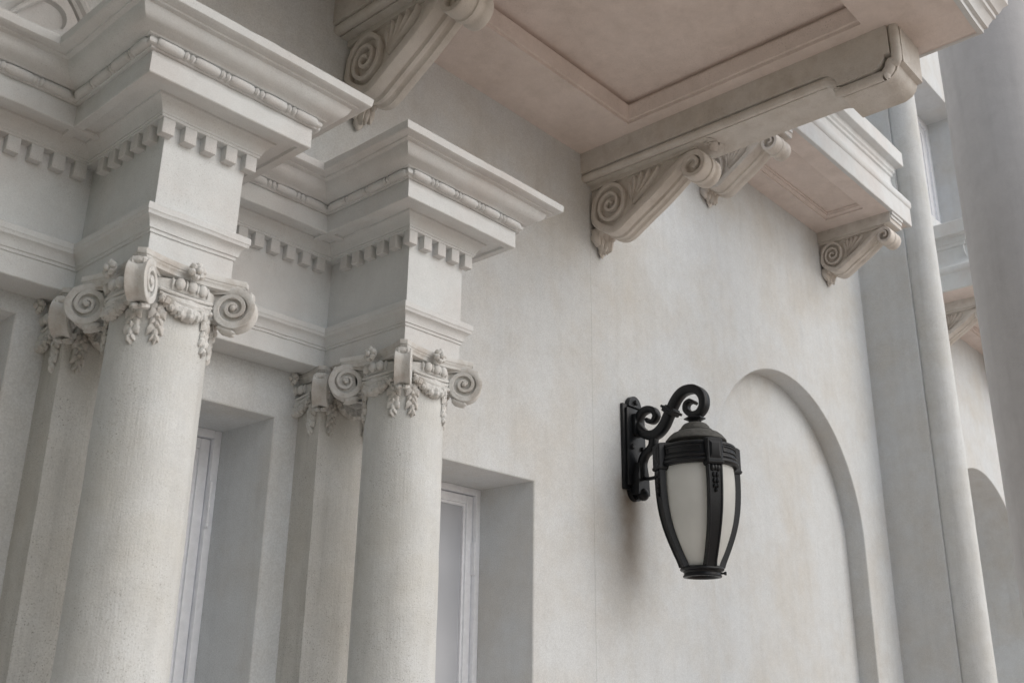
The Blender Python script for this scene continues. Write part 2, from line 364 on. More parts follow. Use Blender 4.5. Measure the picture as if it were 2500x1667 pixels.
def wall_piece(x0, x1, z0, z1, keys):
    bm = bmesh.new(); mbx = MB(); edges = []
    def loop(pts, y):
        vs_ = [bm.verts.new((p[0], y, p[1])) for p in pts]
        return [bm.edges.new((vs_[i], vs_[(i+1) % len(vs_)])) for i in range(len(vs_))]
    edges += loop(rect(x0, x1, z0, z1), W)
    for k in keys:
        pts, dep, kind = openings[k]
        n = len(pts); cx = sum(p[0] for p in pts)/n; c = 0.007
        # widened mouth for a soft worn arris
        wide = []
        for i, p in enumerate(pts):
            a = Vector(pts[i-1]); b = Vector(p); d = Vector(pts[(i+1) % n])
            d1 = (b-a); d2 = (d-b)
            d1 = d1.normalized() if d1.length > 1e-6 else d2.normalized(); d2 = d2.normalized() if d2.length > 1e-6 else d1
            n1 = Vector((d1.y, -d1.x)); n2 = Vector((d2.y, -d2.x)); m = (n1+n2)/max(0.3, 1+n1.dot(n2))
            wide.append((p[0]+m.x*c, p[1]+m.y*c))
        edges += loop(wide, W)
        def fine(P, y, st=0.06):
            out = []
            for i in range(len(P)):
                a, b = Vector(P[i]), Vector(P[(i+1) % len(P)]); q = max(1, int((b-a).length/st))
                for j in range(q):
                    r_ = a+(b-a)*j/q; out.append((r_.x, y, r_.y))
            return out
        r0 = mbx.ring([(p[0], W, p[1]) for p in wide]); r1 = mbx.ring([(p[0], W+c*0.45, p[1]-(0 if True else c)) for p in [((a[0]*0.35+b[0]*0.65), (a[1]*0.35+b[1]*0.65)) for a, b in zip(wide, pts)]])
        r2 = mbx.ring([(p[0], W+c*1.3, p[1]) for p in pts]); r3 = mbx.ring([(p[0], W+dep, p[1]) for p in pts])
        mbx.bridge(r0, r1); mbx.bridge(r1, r2); mbx.bridge(r2, r3)
        if kind == 'niche': mbx.cap(r3)
    bmesh.ops.triangle_fill(bm, use_beauty=True, use_dissolve=False, edges=edges)
    bm.verts.index_update(); i0 = len(mbx.v)
    for v in bm.verts: mbx.v.append(tuple(v.co))
    for f in bm.faces: mbx.f.append(tuple(i0+v.index for v in f.verts))
    bm.free()
    a = mbx.ring([(x0, W, z0), (x1, W, z0), (x1, W, z1), (x0, W, z1)]); b = mbx.ring([(x0, W+1.4, z0), (x1, W+1.4, z0), (x1, W+1.4, z1), (x0, W+1.4, z1)])
    mbx.bridge(a, b); mbx.cap(b)
    return mbx
wl = wall_piece(-4.0, 4.7202, GZ, 9.6, ['win0', 'win1', 'win2']).build('wall', 'wall', facade, angle=50)
wr = wall_piece(4.7216, 18.0, GZ, 9.6, ['niche', 'arch2', 'up1', 'up2']).build('wall', 'wall', facade, angle=50)

def window(x0, x1, z0, z1, y=4.0, mull=None, hinge=None, catch=None, t=0.036, s2=0.048):
    fr = MB(); d = 0.09; y1 = y+d
    fr.box(x0, x0+t, y, y1, z0, z1, 0.004); fr.box(x1-t, x1, y, y1, z0, z1, 0.004)
    fr.box(x0+t, x1-t, y, y1, z1-t, z1, 0.004); fr.box(x0+t, x1-t, y, y1, z0, z0+t, 0.004)
    f = fr.build('window', 'paint', facade); f.data.name = 'window_frame'
    e = t+0.004
    sides = [(x0+e, x1-e)] if not mull else [(x0+e, mull-0.002), (mull+0.002, x1-e)]
    for a, b in sides:
        sa = MB(); ys = y+0.024
        sa.box(a, a+s2, ys, ys+0.045, z0+e, z1-e, 0.005); sa.box(b-s2, b, ys, ys+0.045, z0+e, z1-e, 0.005)
        sa.box(a+s2, b-s2, ys, ys+0.045, z1-e-s2, z1-e, 0.005); sa.box(a+s2, b-s2, ys, ys+0.045, z0+e, z0+e+s2, 0.005)
        # glazing bead
        k = 0.014
        sa.box(a+s2, a+s2+k, ys+0.014, ys+0.04, z0+e+s2, z1-e-s2); sa.box(b-s2-k, b-s2, ys+0.014, ys+0.04, z0+e+s2, z1-e-s2)
        sa.box(a+s2+k, b-s2-k, ys+0.014, ys+0.04, z1-e-s2-k, z1-e-s2)
        sa.build('sash', 'paint', f)
        pn = MB(); pn.box(a+s2-0.005, b-s2+0.005, ys+0.028, ys+0.033, z0+e+s2-0.005, z1-e-s2+0.005); pn.build('pane', 'pane', f, smooth=False)
    if hinge:
        hx, hz0, hz1 = hinge; h = MB(); hy = y-0.006; L = hz1-hz0
        h.lathe([(0.0005, 0), (0.009, 0.006), (0.010, 0.014), (0.006, 0.022), (0.0085, 0.024), (0.0085, L*0.32), (0.006, L*0.325), (0.006, L*0.43), (0.0085, L*0.435), (0.0085, L*0.60), (0.006, L*0.605), (0.006, L*0.70), (0.0085, L*0.705), (0.0085, L-0.024), (0.006, L-0.022), (0.010, L-0.014), (0.009, L-0.006), (0.0005, L)], (hx, hy, hz0), 14)
        h.build('hinge', 'paint', f)
    if catch:
        cx, cz0, cz1 = catch; h = MB(); h.box(cx-0.013, cx+0.013, y-0.006, y+0.03, cz0, cz1, 0.004); h.build('hinge', 'paint', f)
    return f
window(1.886, 2.462, -1.45, WIN_HEAD, 4.0, hinge=(2.431, 0.716, 0.925))
window(3.06, 4.180, -1.45, WIN_HEAD+0.004, 4.0, mull=3.62, catch=(4.142, 0.68, 0.86))
window(0.752, 1.328, -1.45, 1.30, 4.0)
window(10.57, 13.09, 5.6, 7.75, 4.0, mull=11.83, t=0.095, s2=0.13)
window(6.02, 8.54, 5.6, 7.75, 4.0, mull=7.28, t=0.095, s2=0.13)

# ------------------------------------------------------------------ shell-fan lunette above the left bay
FC = (1.04, 2.372)
lun = thing('fan_lunette', 'half-round shell fan relief with raised ring moulding above the cornice', 'relief')
def half_ring(prof, n=56):
    m = MB(); prev = None
    for k in range(n+1):
        a = math.pi*k/n*1.16-0.25
        cur = m.ring([(FC[0]+r*math.cos(a), W-o, FC[1]+r*math.sin(a)) for r, o in prof])
        if prev: m.bridge(prev, cur, False)
        prev = cur
    return m
half_ring([(0.350, -0.01), (0.352, 0.02), (0.356, 0.034), (0.366, 0.040), (0.374, 0.030), (0.378, 0.026), (0.386, 0.044), (0.400, 0.050), (0.414, 0.044), (0.424, 0.026), (0.426, 0.014), (0.434, 0.012), (0.436, -0.01)]).build('ring_moulding', 'stone', lun)
bm = bmesh.new(); mbx = MB(); ed = []
def bloop(pts, y):
    v = [bm.verts.new((p[0], y, p[1])) for p in pts]; return [bm.edges.new((v[i], v[(i+1) % len(v)])) for i in range(len(v))]
outer = [(FC[0]+0.342*math.cos(a), FC[1]+0.342*math.sin(a)) for a in [-0.25+3.64*k/50 for k in range(51)]]
ed += bloop(outer, W-0.034)
o1 = mbx.ring([(p[0], W-0.034, p[1]) for p in outer]); o2 = mbx.ring([(p[0], W+0.01, p[1]) for p in outer]); mbx.bridge(o1, o2)
for k in range(5):
    a0 = R(36*k+0); petal = []
    for j in range(28):
        th = 2*math.pi*j/28
        rr = 0.19+0.115*math.cos(th); wdt = 0.080*math.sin(th)*(0.30+0.70*min(1, (rr-0.075)/0.16))
        petal.append((FC[0]+rr*math.cos(a0)-wdt*math.sin(a0), FC[1]+rr*math.sin(a0)+wdt*math.cos(a0)))
    ed += bloop(petal, W-0.034)
    p1 = mbx.ring([(p[0], W-0.034, p[1]) for p in petal])
    c = (sum(p[0] for p in petal)/28, sum(p[1] for p in petal)/28)
    p2 = mbx.ring([(c[0]+(p[0]-c[0])*0.93, W-0.012, c[1]+(p[1]-c[1])*0.93) for p in petal])
    p3 = mbx.ring([(c[0]+(p[0]-c[0])*0.55, W-0.002, c[1]+(p[1]-c[1])*0.55) for p in petal]); mbx.bridge(p1, p2); mbx.bridge(p2, p3); mbx.cap(p3)
bmesh.ops.triangle_fill(bm, use_beauty=True, edges=ed); mbx.add_bm(bm); mbx.build('shell_plate', 'stone', lun)
for k in range(5):
    a0 = R(36*k+18); rb = MB()
    pts = [(FC[0]+r*math.cos(a0), W-0.036, FC[1]+r*math.sin(a0)) for r in (0.07, 0.15, 0.23, 0.31)]
    rb.tube(pts, [0.008, 0.012, 0.017, 0.022], 8); rb.build('rib', 'stone', lun)

# ------------------------------------------------------------------ entablature: broken forward over each column
XE = [(1.449, 1.765), (2.583, 2.899)]; YE, YR = 2.923, 3.443
PATH = [(0.2, YR), (1.449, YR), (1.449, YE), (1.765, YE), (1.765, YR), (2.583, YR), (2.583, YE), (2.899, YE), (2.899, W+0.03)]
ent = thing('entablature', 'off-white moulded entablature with dentils breaking forward over two columns', 'entablature')
def band(name, prof, jit=0.0021):
    m = MB(); m.sweep(PATH, prof, 0.03, True, False, jit); return m.build(name, 'stone', ent, angle=32)
band('architrave', [(-0.157, 1.372), (-0.004, 1.372), (0, 1.375), (0, 1.455), (-0.157, 1.455)])
band('taenia', [(-0.02, 1.452), (0.005, 1.455), (0.006, 1.466), (0.011, 1.468), (0.012, 1.476), (0.016, 1.488), (0.024, 1.499), (0.034, 1.505), (0.036, 1.512), (0.037, 1.516), (0.040, 1.519), (0.040, 1.541), (0.036, 1.545), (0.0, 1.553), (-0.02, 1.553)])
band('frieze', [(-0.03, 1.545), (0, 1.545), (0, 1.875), (-0.03, 1.875)])
band('bed_mould', [(-0.02, 1.864), (0.036, 1.866), (0.038, 1.868), (0.038, 1.875), (0.042, 1.877), (0.042, 1.884), (0.046, 1.889), (0.052, 1.902), (0.062, 1.915), (0.076, 1.923), (0.078, 1.931), (-0.02, 1.934)])
band('corona', [(-0.02, 1.931), (0.128, 1.930), (0.131, 1.919), (0.163, 1.918), (0.166, 1.921), (0.166, 1.997), (0.163, 2.000), (-0.02, 2.000)])
band('astragal', [(0.05, 1.999), (0.176, 2.000), (0.178, 2.003), (0.178, 2.005), (0.184, 2.006), (0.190, 2.011), (0.192, 2.018), (0.190, 2.026), (0.186, 2.030), (0.186, 2.034), (0.05, 2.035)])
band('cymatium', [(0.05, 2.034), (0.199, 2.034), (0.204, 2.039), (0.216, 2.043), (0.232, 2.049), (0.246, 2.058), (0.256, 2.070), (0.262, 2.083), (0.265, 2.092), (0.270, 2.094), (0.282, 2.095), (0.284, 2.101), (0.304, 2.102), (0.313, 2.104), (0.318, 2.108), (0.322, 2.136), (0.316, 2.143), (0.05, 2.146), (-0.157, 2.146)], 0.0026)
# dentils, one by one
dm = MB(); dm.box(-0.023, 0.023, -0.034, 0.004, -0.030, 0.034, 0.0025)
dmesh = dm.build('dentil', 'stone', ent); dcount = [0]
def dentil(x, y, rz):
    o = dmesh if dcount[0] == 0 else dmesh.copy()
    if dcount[0]: sc.collection.objects.link(o)
    dcount[0] += 1; o.location = (x+random.uniform(-.0015, .0015), y, 1.838+random.uniform(-.0015, .0015)); o.rotation_euler = (0, 0, rz+random.uniform(-.02, .02))
for x0, x1 in XE:
    a, b = x0-0.030+0.023, x1+0.030-0.023
    for k in range(5): dentil(a+(b-a)*k/4, YE, 0)
    for s, xx in ((-1, x0), (1, x1)):
        y = YE+0.030
        for k in range(7):
            yy = YE-0.034+0.023+0.0815*(k+1)
            if yy < YR-0.045: dentil(xx, yy, -math.pi/2 if s < 0 else math.pi/2)
for a, b in ((0.2, 1.449), (1.765, 2.583)):
    n = int((b-a-0.09)/0.0815)
    for k in range(n+1):
        if b > 1.5: x = (a+b)/2+(k-n/2)*0.0815
        else: x = b-0.062-k*0.0815
        dentil(x, YR, 0)
# bead-and-reel strung along the astragal
rod = MB(); rod.lathe([(0.0005, -0.049), (0.011, -0.047), (0.0155, -0.040), (0.0165, -0.02), (0.0165, 0.02), (0.0155, 0.040), (0.011, 0.047), (0.0005, 0.049)], (0, 0, 0), 14)
ball = MB(); ball.lathe([(0.0005, -0.010), (0.0115, -0.008), (0.0165, 0), (0.0115, 0.008), (0.0005, 0.010)], (0, 0, 0), 12)
rodo = rod.build('long_bead', 'stone', ent); ballo = ball.build('reel', 'stone', ent); cnt = {'r': 0, 'b': 0}
def put(kind, x, y, along_x):
    src = rodo if kind == 'r' else ballo
    o = src if cnt[kind] == 0 else src.copy()
    if cnt[kind]: sc.collection.objects.link(o)
    cnt[kind] += 1; o.location = (x, y, 2.018); o.rotation_euler = (0, math.pi/2, 0) if along_x else (math.pi/2, 0, 0)
PB = 0.1875; PITCH = 0.134
for i in range(len(PATH)-1):
    a, b = Vector(PATH[i]), Vector(PATH[i+1]); d = (b-a).normalized(); n = Vector((d.y, -d.x))
    def ext(j):      # how far the offset line runs on past (or stops short of) a corner
        if j <= 0 or j >= len(PATH)-1: return 0
        d0 = (Vector(PATH[j])-Vector(PATH[j-1])).normalized(); d1 = (Vector(PATH[j+1])-Vector(PATH[j])).normalized()
        return PB if d0.x*d1.y-d0.y*d1.x > 0 else -PB
    L0 = -ext(i); L1 = (b-a).length+ext(i+1); L = L1-L0; m = max(1, round(L/PITCH)); p = L/m
    for k in range(m):
        c = a+n*PB+d*(L0+p*(k+0.5)); put('r', c.x, c.y, abs(d.x) > 0.5)
        if k:
            for s in (-0.011, 0.011):
                c = a+n*PB+d*(L0+p*k+s); put('b', c.x, c.y, abs(d.x) > 0.5)

# ------------------------------------------------------------------ Ionic columns and pilasters
H = 1.372-GZ          # top of the abacus above the paving
def volute_mesh():
    # angular volute in the plane (s outward along the diagonal, z); the diagonal is local +x
    s0, zc = 0.246, H-0.104
    key = [(0.13, H-0.052), (0.19, H-0.043), (s0, H-0.043)]
    ang = [45, 0, -45, -90, -135, -180, -225, -270, -315, -360, -405, -450, -495, -540, -585, -630, -675, -720]
    rad = [0.062, 0.063, 0.0635, 0.064, 0.061, 0.056, 0.049, 0.043, 0.039, 0.036, 0.0325, 0.029, 0.0255, 0.022, 0.019, 0.016, 0.0125, 0.009]
    key += [(s0+r*math.cos(R(a)), zc+r*math.sin(R(a))) for a, r in zip(ang, rad)]
    pts = catmull([Vector(k) for k in key], 4); n = len(pts)
    th = resample_vals([0.026, 0.026, 0.026, 0.026, 0.026, 0.025, 0.024, 0.023, 0.021, 0.019, 0.016, 0.015, 0.0145, 0.014, 0.0135, 0.013, 0.0125, 0.012, 0.011, 0.0105, 0.010], n)
    m = MB(); hw = 0.033
    cs = [-hw, -hw*0.93, -hw*0.6, -hw*0.25, 0, hw*0.25, hw*0.6, hw*0.93, hw]
    hA = [-0.003, 0.0, -0.003, -0.008, -0.009, -0.008, -0.003, 0.0, -0.003]
    m.strap([(p.x, p.y) for p in pts], th, cs, hA, hA, lambda a, b, c: (a, c, b))
    # web between the turns, set back
    w_ = 0.020
    m.prism([(s0+0.058*math.cos(2*math.pi*k/24), zc+0.058*math.sin(2*math.pi*k/24)) for k in range(24)], -w_, w_, lambda a, b, c: (a, c, b))
    m.prism([(0.10, H-0.14), (0.20, H-0.15), (0.22, H-0.055), (0.10, H-0.055)], -w_, w_, lambda a, b, c: (a, c, b))
    for sg in (-1, 1): m.blob((s0, sg*0.031, zc), (0.011, 0.006, 0.011), None, 10, 6)
    # curled leaf tucked under the scroll, and the small bud below the abacus horn
    for sg in (-1, 1): m.blob((0.225, sg*0.014, H-0.180), (0.034, 0.016, 0.012), Matrix.Rotation(R(18), 3, 'Y'), 8, 6, lump=0.3)
    m.blob((0.297, 0, H-0.052), (0.014, 0.026, 0.014), None, 8, 6, lump=0.3)
    for sg in (-1, 1): m.blob((0.297, sg*0.018, H-0.056), (0.012, 0.009, 0.017), None, 8, 6)
    return m
def abacus_mesh():
    m = MB()
    def outline(sc_, cut):
        pts = []
        for q in range(4):
            a0 = math.pi/4+q*math.pi/2
            c0 = Vector((math.cos(a0), math.sin(a0)))*0.315*sc_; c1 = Vector((math.cos(a0+math.pi/2), math.sin(a0+math.pi/2)))*0.315*sc_
            d = (c1-c0).normalized(); nrm_ = Vector((-d.y, d.x))
            if nrm_.dot(-c0) < 0: nrm_ = -nrm_
            L = (c1-c0).length
            for k in range(13):
                t = cut/L+(1-2*cut/L)*k/12; sag = 0.048*(1-(2*t-1)**2)
                pts.append(c0+d*(t*L)+nrm_*sag)
        return pts
    prof = [(0.93, -0.046), (0.955, -0.044), (0.955, -0.034), (0.965, -0.031), (0.985, -0.026), (0.985, -0.022), (1.0, -0.020), (1.004, -0.018), (1.004, -0.002), (1.0, 0.0)]
    prev = None
    for s_, z in prof:
        cur = m.ring([(p.x, p.y, H+z) for p in outline(s_, 0.034)])
        if prev: m.bridge(prev, cur)
        else: m.cap(cur, True)
        prev = cur
    m.cap(prev); return m
def on_drum(r, ang, z): return Vector((r*math.cos(ang), r*math.sin(ang), z))
def garland_mesh(r0, sq):
    # swag slung between two volutes, centred on local +x: egg row, doubled cord, leafy festoon
    m = MB()
    def pt(a, z, o=0.0):
        if sq: return Vector((r0+o, r0*math.tan(a)*1.02, z))
        return on_drum(r0+o, a, z)
    for k in range(-1, 2):
        p = pt(k*0.23, H-0.074, 0.024); m.blob(p, (0.016, 0.018, 0.021), Matrix.Rotation(k*0.23*(0 if sq else 1), 3, 'Z'), 10, 7)
    for k in (-1.6, -0.5, 0.5, 1.6):
        p = pt(k*0.23, H-0.074, 0.022); m.blob(p, (0.010, 0.005, 0.020), None, 6, 5)
    for dz, rr, sag in ((-0.098, 0.0065, 0.016), (-0.112, 0.0055, 0.020)):
        m.tube([pt(t*0.56, H+dz-sag*(1-t*t), 0.020) for t in [x/8 for x in range(-8, 9)]], rr, 8)
    for k in range(-6, 7):
        t = k/6; z = H-0.128-0.042*(1-t*t)
        b = 0.017+0.010*(1-abs(t))
        m.blob(pt(t*0.50, z, 0.014), (b*0.85, b*0.75, b), Matrix.Rotation(R(20*t), 3, 'X'), 8, 6, lump=0.5)
        if k % 2 == 0: m.blob(pt(t*0.50, z-0.010, 0.024), (b*0.55, b*0.55, b*0.6), None, 7, 5, lump=0.4)
    # dished field behind
    m.tube([pt(t*0.48, H-0.118-0.022*(1-t*t), 0.004) for t in [x/6 for x in range(-6, 7)]], [0.016+0.012*(1-abs(x/6)) for x in range(-6, 7)], 8)
    return m
def husk_mesh(r0, ang, sq, sd_):
    # string of husks hanging down the neck of the shaft
    random.seed(sd_); m = MB(); z = H-0.160
    for k, (w_, h_) in enumerate(((0.021, 0.027), (0.029, 0.036), (0.022, 0.030), (0.026, 0.034), (0.014, 0.026))):
        base = Vector((r0+0.006, r0*math.tan(ang)*1.05, z)) if sq else on_drum(r0+0.006, ang, z)
        tang = Vector((0, 1, 0)) if sq else Vector((-math.sin(ang), math.cos(ang), 0))
        for sg in (-1, 1):
            c = base+tang*sg*w_*0.55
            rm = Matrix.Rotation(ang if not sq else 0, 3, 'Z') @ Matrix.Rotation(sg*R(28), 3, 'X')
            m.blob(c, (0.011, w_*0.55, h_*0.62), rm @ Matrix.Rotation(math.pi, 3, 'X'), 8, 6, tip=0.55, lump=0.35)
        m.blob(base+Vector((0, 0, -h_*0.35)), (0.014, w_*0.42, h_*0.55), Matrix.Rotation(math.pi, 3, 'X'), 8, 6, tip=0.4, lump=0.3)
        z -= h_*0.84
    return m
def rosette_mesh():
    m = MB(); c = Vector((0.203, 0, H-0.022))
    m.blob(c+Vector((0.012, 0, 0)), (0.012, 0.012, 0.012), None, 9, 6)
    for k in range(6):
        a = R(60*k+20); m.blob(c+Vector((0.002, 0.021*math.cos(a), 0.021*math.sin(a))), (0.012, 0.013, 0.013), None, 8, 6, lump=0.4)
    m.blob(c+Vector((-0.006, 0, 0)), (0.012, 0.03, 0.026), None, 9, 6, lump=0.3)
    return m
SHARED = {}
def shared(key, name, mesh_fn, mat, parent, rz=0.0):
    if key not in SHARED: o = mesh_fn().build(name, mat, parent); SHARED[key] = o.data
    else:
        o = bpy.data.objects.new(name, SHARED[key]); sc.collection.objects.link(o); o.parent = parent
    o.rotation_euler = (0, 0, rz); return o
def capital(parent, sq):
    m = MB()
    if sq:
        m.box(-0.172, 0.172, -0.172, 0.172, H-0.092, H-0.052, 0.006)
    else:
        m.lathe([(0.160, H-0.30), (0.161, H-0.12), (0.166, H-0.105), (0.176, H-0.100), (0.180, H-0.092), (0.180, H-0.060), (0.15, H-0.046)], (0, 0, 0), 56)
    cp = m.build('capital', 'cap', parent)
    shared('abacus', 'abacus', abacus_mesh, 'cap', cp)
    diag = (5, 7) if sq else (1, 3, 5, 7)
    for q in diag: shared('volute', 'volute', volute_mesh, 'cap', cp, q*math.pi/4)
    r0 = 0.158 if sq else 0.161
    for q in ((4, 6, 0) if sq else (0, 2, 4, 6)):
        shared(('gar', sq), 'garland', lambda: garland_mesh(r0, sq), 'cap', cp, q*math.pi/4)
        shared('rosette', 'rosette', rosette_mesh, 'cap', cp, q*math.pi/4)
        for s in (-1, 1):
            shared(('husk', sq, s), 'husk_drop', lambda: husk_mesh(r0, s*0.56, sq, 11+s), 'cap', cp, q*math.pi/4)
    return cp
def shaft_mesh(rb, rt, z0, z1, seg=72, nz=60):
    m = MB(); prev = None; sd_ = random.random()*30
    for i in range(nz+1):
        t = i/nz; z = z0+(z1-z0)*t; r = rb+(rt-rb)*(t**1.7)
        cur = []
        for k in range(seg):
            a = 2*math.pi*k/seg; p = Vector((r*math.cos(a), r*math.sin(a), z))
            d = 1+(0.0016*noise.noise(p*9+Vector((sd_, 0, 0)))+0.0010*noise.noise(p*30))/r
            cur.append((p.x*d, p.y*d, z))
        cur = m.ring(cur)
        if prev: m.bridge(prev, cur)
        prev = cur
    return m
def column(x, y, label):
    t = thing('ionic_column', label, 'column', 'columns under the broken-forward entablature', (x, y, GZ))
    shaft_mesh(0.172, 0.162, 0.26, H-0.10).build('shaft', 'shaft', t)
    b = MB(); b.box(-0.24, 0.24, -0.24, 0.24, 0, 0.10, 0.005)
    b.lathe([(0.235, 0.10), (0.245, 0.125), (0.235, 0.15), (0.21, 0.155), (0.205, 0.18), (0.215, 0.19), (0.222, 0.205), (0.213, 0.222), (0.19, 0.228), (0.18, 0.25), (0.171, 0.27)])
    b.build('base', 'shaft', t); capital(t, False); return t
def pilaster(x, label):
    t = thing('pilaster', label, 'pilaster', 'pilasters behind the columns', (x, W, GZ))
    m = MB(); m.sweep([(-0.158, 0.02), (-0.158, -0.157), (0.158, -0.157), (0.158, 0.02)], [(-0.05, 0.02)]+[(0, 0.02+0.05*k) for k in range(int((H-0.06)/0.05))]+[(-0.05, H-0.06)], 0.03, True, False, 0.0012, x)
    m.build('shaft', 'pil', t)
    b = MB(); b.box(-0.19, 0.19, -0.19, 0.015, 0, 0.22, 0.01); b.build('base', 'pil', t)
    capital(t, True); return t
column(1.607, 3.078, 'off-white Ionic column whose shaft hides half of the hinged window')
column(2.741, 3.078, 'off-white Ionic column standing between the two windows, next to the lamp wall')
pilaster(1.607, 'speckled stucco pilaster against the wall behind the column farther from the lamp')
pilaster(2.741, 'speckled stucco pilaster against the wall behind the column nearer the lamp')

# ------------------------------------------------------------------ balconies on scrolled consoles
def console(parent, x0, wd, ztop, su=1.0, sz=1.0, mat='console', seed=1):
    random.seed(seed); s = wd/0.19
    fm = lambda u, z, c: (x0+c, W-u*su, ztop+z*sz)
    c1 = (0.160, -0.183); c2 = (0.779, -0.123)
    ang = [-1080, -990, -900, -810, -720, -630, -540, -450, -405, -360, -315, -270, -225, -180, -135]
    rad = [0.010, 0.020, 0.034, 0.044, 0.052, 0.076, 0.083, 0.110, 0.106, 0.104, 0.122, 0.138, 0.131, 0.128, 0.153]
    # finer steps between the quarter turns
    fa, fr_ = [], []
    for k in range(len(ang)-1):
        st = max(1, round((ang[k+1]-ang[k])/22.5))
        for j in range(st): fa.append(ang[k]+(ang[k+1]-ang[k])*j/st); fr_.append(rad[k]+(rad[k+1]-rad[k])*j/st)
    ang, rad = fa+[ang[-1]], fr_+[rad[-1]]; NS = len(ang)
    key = [(c1[0]+r*math.cos(R(a)), c1[1]+r*math.sin(R(a))) for a, r in zip(ang, rad)]
    key += [(0.150, -0.362), (0.215, -0.364), (0.285, -0.326), (0.375, -0.274), (0.465, -0.224), (0.550, -0.172), (0.630, -0.118), (0.700, -0.072)]
    a2 = [90, 45, 0, -45, -90, -135, -180, -225, -270, -315, -360, -405, -450]
    r2 = [0.074, 0.077, 0.078, 0.078, 0.075, 0.070, 0.062, 0.053, 0.045, 0.038, 0.031, 0.023, 0.014]
    key += [(c2[0]+r*math.cos(R(a)), c2[1]+r*math.sin(R(a))) for a, r in zip(a2, r2)]
    pts = catmull([Vector(k) for k in key], 3); n = len(pts)
    tk = [0.016+0.010*k/NS for k in range(NS-9)]+[0.025, 0.026, 0.027, 0.028, 0.029, 0.031, 0.034, 0.039, 0.045]
    tk += [0.050, 0.053, 0.053, 0.053, 0.053, 0.052, 0.050, 0.046, 0.040, 0.034, 0.033, 0.032, 0.031, 0.030, 0.028, 0.026, 0.024, 0.022, 0.020, 0.018, 0.016]
    assert len(tk) == len(key), (len(tk), len(key))
    th = resample_vals(tk, n)
    cs = [0, .02, .06, .34, .36, .40, .44, .46, .54, .60, .62, .68, .74, .78, .95, .985, 1.0]
    cs = [c*wd for c in cs]
    h = [-.007, -.001, 0.001, 0.003, -.007, -.011, -.006, .006, .008, .003, -.010, -.012, -.006, .003, .004, -.001, -.009]
    # body between the scrolls, sunk a little behind the band
    body = MB(); ins = 0.034*s
    poly = [(0.0, 0.0), (0.0, -0.26), (0.03, -0.30), (0.10, -0.345), (0.16, -0.362), (0.215, -0.364), (0.285, -0.326), (0.375, -0.274), (0.465, -0.224), (0.55, -0.172), (0.63, -0.118), (0.69, -0.085)]
    poly += [(c2[0]+0.072*math.cos(R(a)), c2[1]+0.072*math.sin(R(a))) for a in (200, 235, 270, 305, 340, 15, 50)] + [(0.79, 0.0)]
    body.prism(poly, ins, wd-ins, fm)
    # plain fillet under the beam
    body.prism([(0.0, 0.004), (0.0, -0.034), (0.70, -0.022), (0.80, -0.014), (0.80, 0.004)], ins*0.45, wd-ins*0.45, fm)
    br = body.build('bracket', mat, parent, angle=30)
    m = MB(); m.strap([(p.x, p.y) for p in pts], th, cs, h, h, fm); m.build('scroll', mat, br, angle=40)
    # fan of fluted leaves in the angle of the scroll, on both cheeks
    root = Vector((0.335, -0.232))
    for cface in (ins, wd-ins):
        for tx, tz in ((0.306, -0.074), (0.350, -0.044), (0.406, -0.036), (0.466, -0.038), (0.534, -0.044)):
            tip = Vector((tx, tz)); d = tip-root; L = d.length; a = math.atan2(d.y, d.x); lf = MB()
            ctr = root+d*0.52
            prof = []
            for i in range(9):
                t = i/8; wth = (0.005+0.024*math.sin(min(1.0, t*1.15)**1.6*math.pi*0.72))*(1.0 if t < 0.97 else 0.5)
                prof.append((t, wth if i < 8 else 0.002))
            prev = None; nv = Vector((-d.y, d.x)).normalized(); sg = -1 if cface == ins else 1
            for t, wth in prof:
                p = root+d*t
                cur = lf.ring([fm((p+nv*wth*q).x, (p+nv*wth*q).y, cface+sg*hh*s) for q, hh in ((-1.0, -0.004), (-0.8, 0.017), (-0.3, 0.031), (0.1, 0.026), (0.75, 0.016), (1.0, -0.004))])
                if prev: lf.bridge(prev, cur, False)
                prev = cur
            lf.build('leaf', mat, br, angle=60)
        bud = MB(); q = fm(0.352, -0.258, cface); bud.blob(q, (0.010*s, 0.034*su, 0.017*sz), Matrix.Rotation(R(28), 3, 'X'), 9, 6, lump=0.3); bud.build('leaf', mat, br)
    # acanthus drop under the foot of the scroll
    dr = MB()
    for k in range(5):
        c = (k+0.5)/5; o = abs(c-0.5)
        dr.blob(fm(0.030, -0.375, wd*(0.08+0.84*c)), (wd*0.13, 0.045*su*(1.1-0.5*o), 0.085*sz*(1.15-0.9*o)), Matrix.Rotation(math.pi+R(-12), 3, 'X'), 9, 8, tip=0.45, lump=0.35)
    for k in range(4):
        c = (k+0.5)/4
        dr.blob(fm(0.052, -0.335, wd*(0.1+0.8*c)), (wd*0.12, 0.045*su, 0.05*sz), None, 8, 6, lump=0.4)
    dr.blob(fm(0.02, -0.450, wd*0.55), (wd*0.16, 0.024*su, 0.045*sz), Matrix.Rotation(math.pi, 3, 'X'), 8, 6, tip=0.5, lump=0.4)
    dr.build('acanthus_drop', mat, br, angle=70)
    return br

